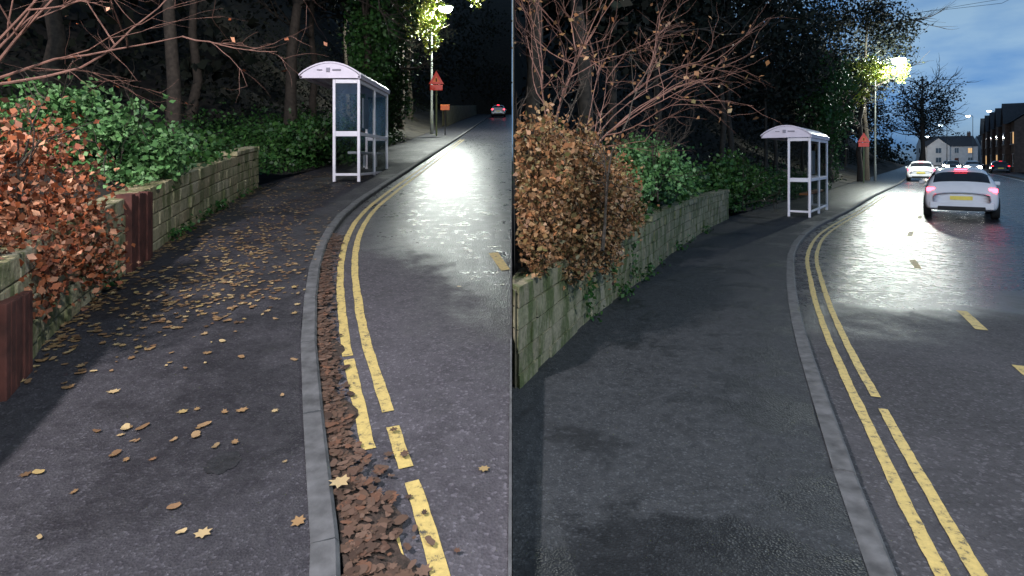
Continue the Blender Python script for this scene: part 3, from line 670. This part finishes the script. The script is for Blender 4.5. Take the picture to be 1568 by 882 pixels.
# ---------------- houses ----------------
def house(name,x,y,z,rz,w,d,h,rh,wall,lit=()):
    e=empty(name,(x,y,z),rz)
    boxes('walls',[((0,0,h/2),(w,d,h))],wall,e)
    o=.35
    V=[(-w/2,-d/2-o,h-.1),(w/2,-d/2-o,h-.1),(w/2,0,h+rh),(-w/2,0,h+rh),(-w/2,d/2+o,h-.1),(w/2,d/2+o,h-.1)]
    mesh('roof',V,[(0,1,2,3),(3,2,5,4)],M_slate,e)
    mesh('gable_ends',[(-w/2+.01,-d/2,h-.05),(-w/2+.01,d/2,h-.05),(-w/2+.01,0,h+rh-.1),(w/2-.01,-d/2,h-.05),(w/2-.01,d/2,h-.05),(w/2-.01,0,h+rh-.1)],[(0,2,1),(3,4,5)],wall,e)
    g=w*.42; gx=-w*.22
    mesh('front_gable',[(gx-g/2,-d/2-.5,0),(gx+g/2,-d/2-.5,0),(gx+g/2,-d/2-.5,h),(gx,-d/2-.5,h+rh*.75),(gx-g/2,-d/2-.5,h),(gx-g/2,-d/2+.01,0),(gx+g/2,-d/2+.01,0),(gx+g/2,-d/2+.01,h),(gx-g/2,-d/2+.01,h)],[(0,1,2,3,4),(0,4,8,5),(1,6,7,2)],wall,e)
    mesh('gable_roof',[(gx-g/2-.2,-d/2-.7,h-.15),(gx,-d/2-.7,h+rh*.8),(gx,-.5,h+rh*.8),(gx-g/2-.2,-.5,h-.15),(gx+g/2+.2,-d/2-.7,h-.15),(gx+g/2+.2,-.5,h-.15)],[(0,1,2,3),(1,4,5,2)],M_slate,e)
    wl=[];wd=[];fr=[]
    for r_,zz in enumerate((1.5,4.2)):
        for c,xx in enumerate((gx-.0,w*.12,w*.36)):
            yy=-d/2-(.5 if c==0 else 0)
            if r_==0 and c==1: boxes('door',[((xx,yy-.03,1.05),(.95,.06,2.1))],M_rust,e); continue
            t=((xx,yy-.02,zz),(1.3 if c==0 else .9,.05,1.4)); (wl if (r_,c) in lit else wd).append(t)
            ww=t[1][0]; fr+=[((xx,yy-.05,zz-.75),(ww+.2,.14,.1)),((xx,yy-.05,zz+.74),(ww+.1,.1,.08)),((xx,yy-.055,zz),(.06,.04,1.4))]
    if wl: boxes('lit_windows',wl,M_win,e)
    boxes('windows',wd,M_wind,e); boxes('window_frames',fr,M_render,e)
    boxes('side_windows',[((-w/2-.01,0,1.7),(.05,1,1.3)),((-w/2-.01,0,4.3),(.05,1,1.3))],M_wind,e)
    boxes('chimney',[((w*.42,0,h+rh+.2),(.8,.6,1.6))],M_brick,e,.03)
    boxes('chimney_pots',[((w*.42-.2,0,h+rh+1.15),(.2,.2,.35)),((w*.42+.2,0,h+rh+1.15),(.2,.2,.35))],M_rust,e,.03)
d=np.array([.57,.82])
for k in range(5):
    p=np.array([64.0,73.0])+d*(k*8.2)+np.array([.82,-.57])*2.4
    house('brick_house',p[0],p[1],0,-(math.pi/2+math.atan(.7)),8.0,8,6.2,3.2,M_brick,lit=((0,0),) if k%2 else ((1,2),))
house('white_house',127,172,0,-.4,13,8,5.5,3,M_render,lit=((1,2),))
house('white_house',141,170,0,-.4,11,8,5.5,3,M_render,lit=((0,2),))
house('brick_house',155,177,0,-.4,14,8,6.5,3.5,M_brick,lit=((0,0),))
V=[];F=[]
for k,y in enumerate(range(40,90,2)):
    x=fx(LW,y)+.25
    for a_ in((0,-.1),(0,1.4),(-.3,1.4),(-.3,-.1)): V.append((x+a_[0],y,zL(y)+a_[1]))
    if k:
        q=(k-1)*4
        for j in range(4): F.append((q+j,q+(j+1)%4,q+4+(j+1)%4,q+4+j))
mesh('boundary_wall',V,F,M_stoneL)
# far tree line on the horizon behind the houses
B=[(110+k*9+random.uniform(-3,3),205+random.uniform(-10,10),3,8,6,random.uniform(4,8)) for k in range(12)]
leafmesh('distant_trees',cloudpts(B,9000,.15,50),1.0,M_dark)
V=[];F=[]
for q in range(2): tube([(52+q*1.2,50,20+q*.6),(50+q,60,17.5+q*.6),(49+q,75,20)],[.02]*3,V,F,4)
mesh('overhead_wire',V,F,M_black)

# ---------------- world, sun, camera ----------------
w=bpy.data.worlds.new('World'); S.world=w; w.use_nodes=True; nt=w.node_tree; bg=nt.nodes['Background']
sky=nt.nodes.new('ShaderNodeTexSky'); sky.sky_type='NISHITA'; sky.sun_disc=False; sky.sun_elevation=math.radians(2.0); sky.sun_rotation=math.radians(200)
bw=nt.nodes.new('ShaderNodeRGBToBW'); nt.links.new(sky.outputs[0],bw.inputs[0])
tc=nt.nodes.new('ShaderNodeTexCoord'); mp=nt.nodes.new('ShaderNodeMapping'); mp.inputs['Scale'].default_value=(2,2,6); n=nt.nodes.new('ShaderNodeTexNoise'); n.inputs['Scale'].default_value=3.0; n.inputs['Detail'].default_value=6
nt.links.new(tc.outputs['Generated'],mp.inputs[0]); nt.links.new(mp.outputs[0],n.inputs['Vector'])
cr=nt.nodes.new('ShaderNodeValToRGB'); cr.color_ramp.elements[0].position=.38; cr.color_ramp.elements[1].position=.62; cr.color_ramp.elements[0].color=(.22,.50,1,1); cr.color_ramp.elements[1].color=(.50,.80,1.15,1)
nt.links.new(n.outputs['Fac'],cr.inputs['Fac'])
lo=math_(nt,'MULTIPLY',math_(nt,'POWER',bw.outputs[0],.6),2.7)
mu=nt.nodes.new('ShaderNodeVectorMath'); mu.operation='SCALE'; nt.links.new(cr.outputs[0],mu.inputs[0]); nt.links.new(lo,mu.inputs['Scale'])
nt.links.new(mu.outputs[0],bg.inputs['Color']); bg.inputs['Strength'].default_value=.15
l=bpy.data.lights.new('sun','SUN'); l.energy=.02; l.angle=math.radians(10); l.color=(1,.9,.8); o=bpy.data.objects.new('sun',l); o.rotation_euler=(math.radians(80),0,math.radians(-20)); S.collection.objects.link(o)
c=bpy.data.cameras.new('camera'); c.sensor_width=36; c.lens=36*900/1568; c.shift_y=-(441-245)/1568; c.clip_end=4000; c.clip_start=.05
co=bpy.data.objects.new('camera',c); co.location=(0,0,1.5); co.rotation_euler=(math.pi/2,0,0); S.collection.objects.link(co); S.camera=co
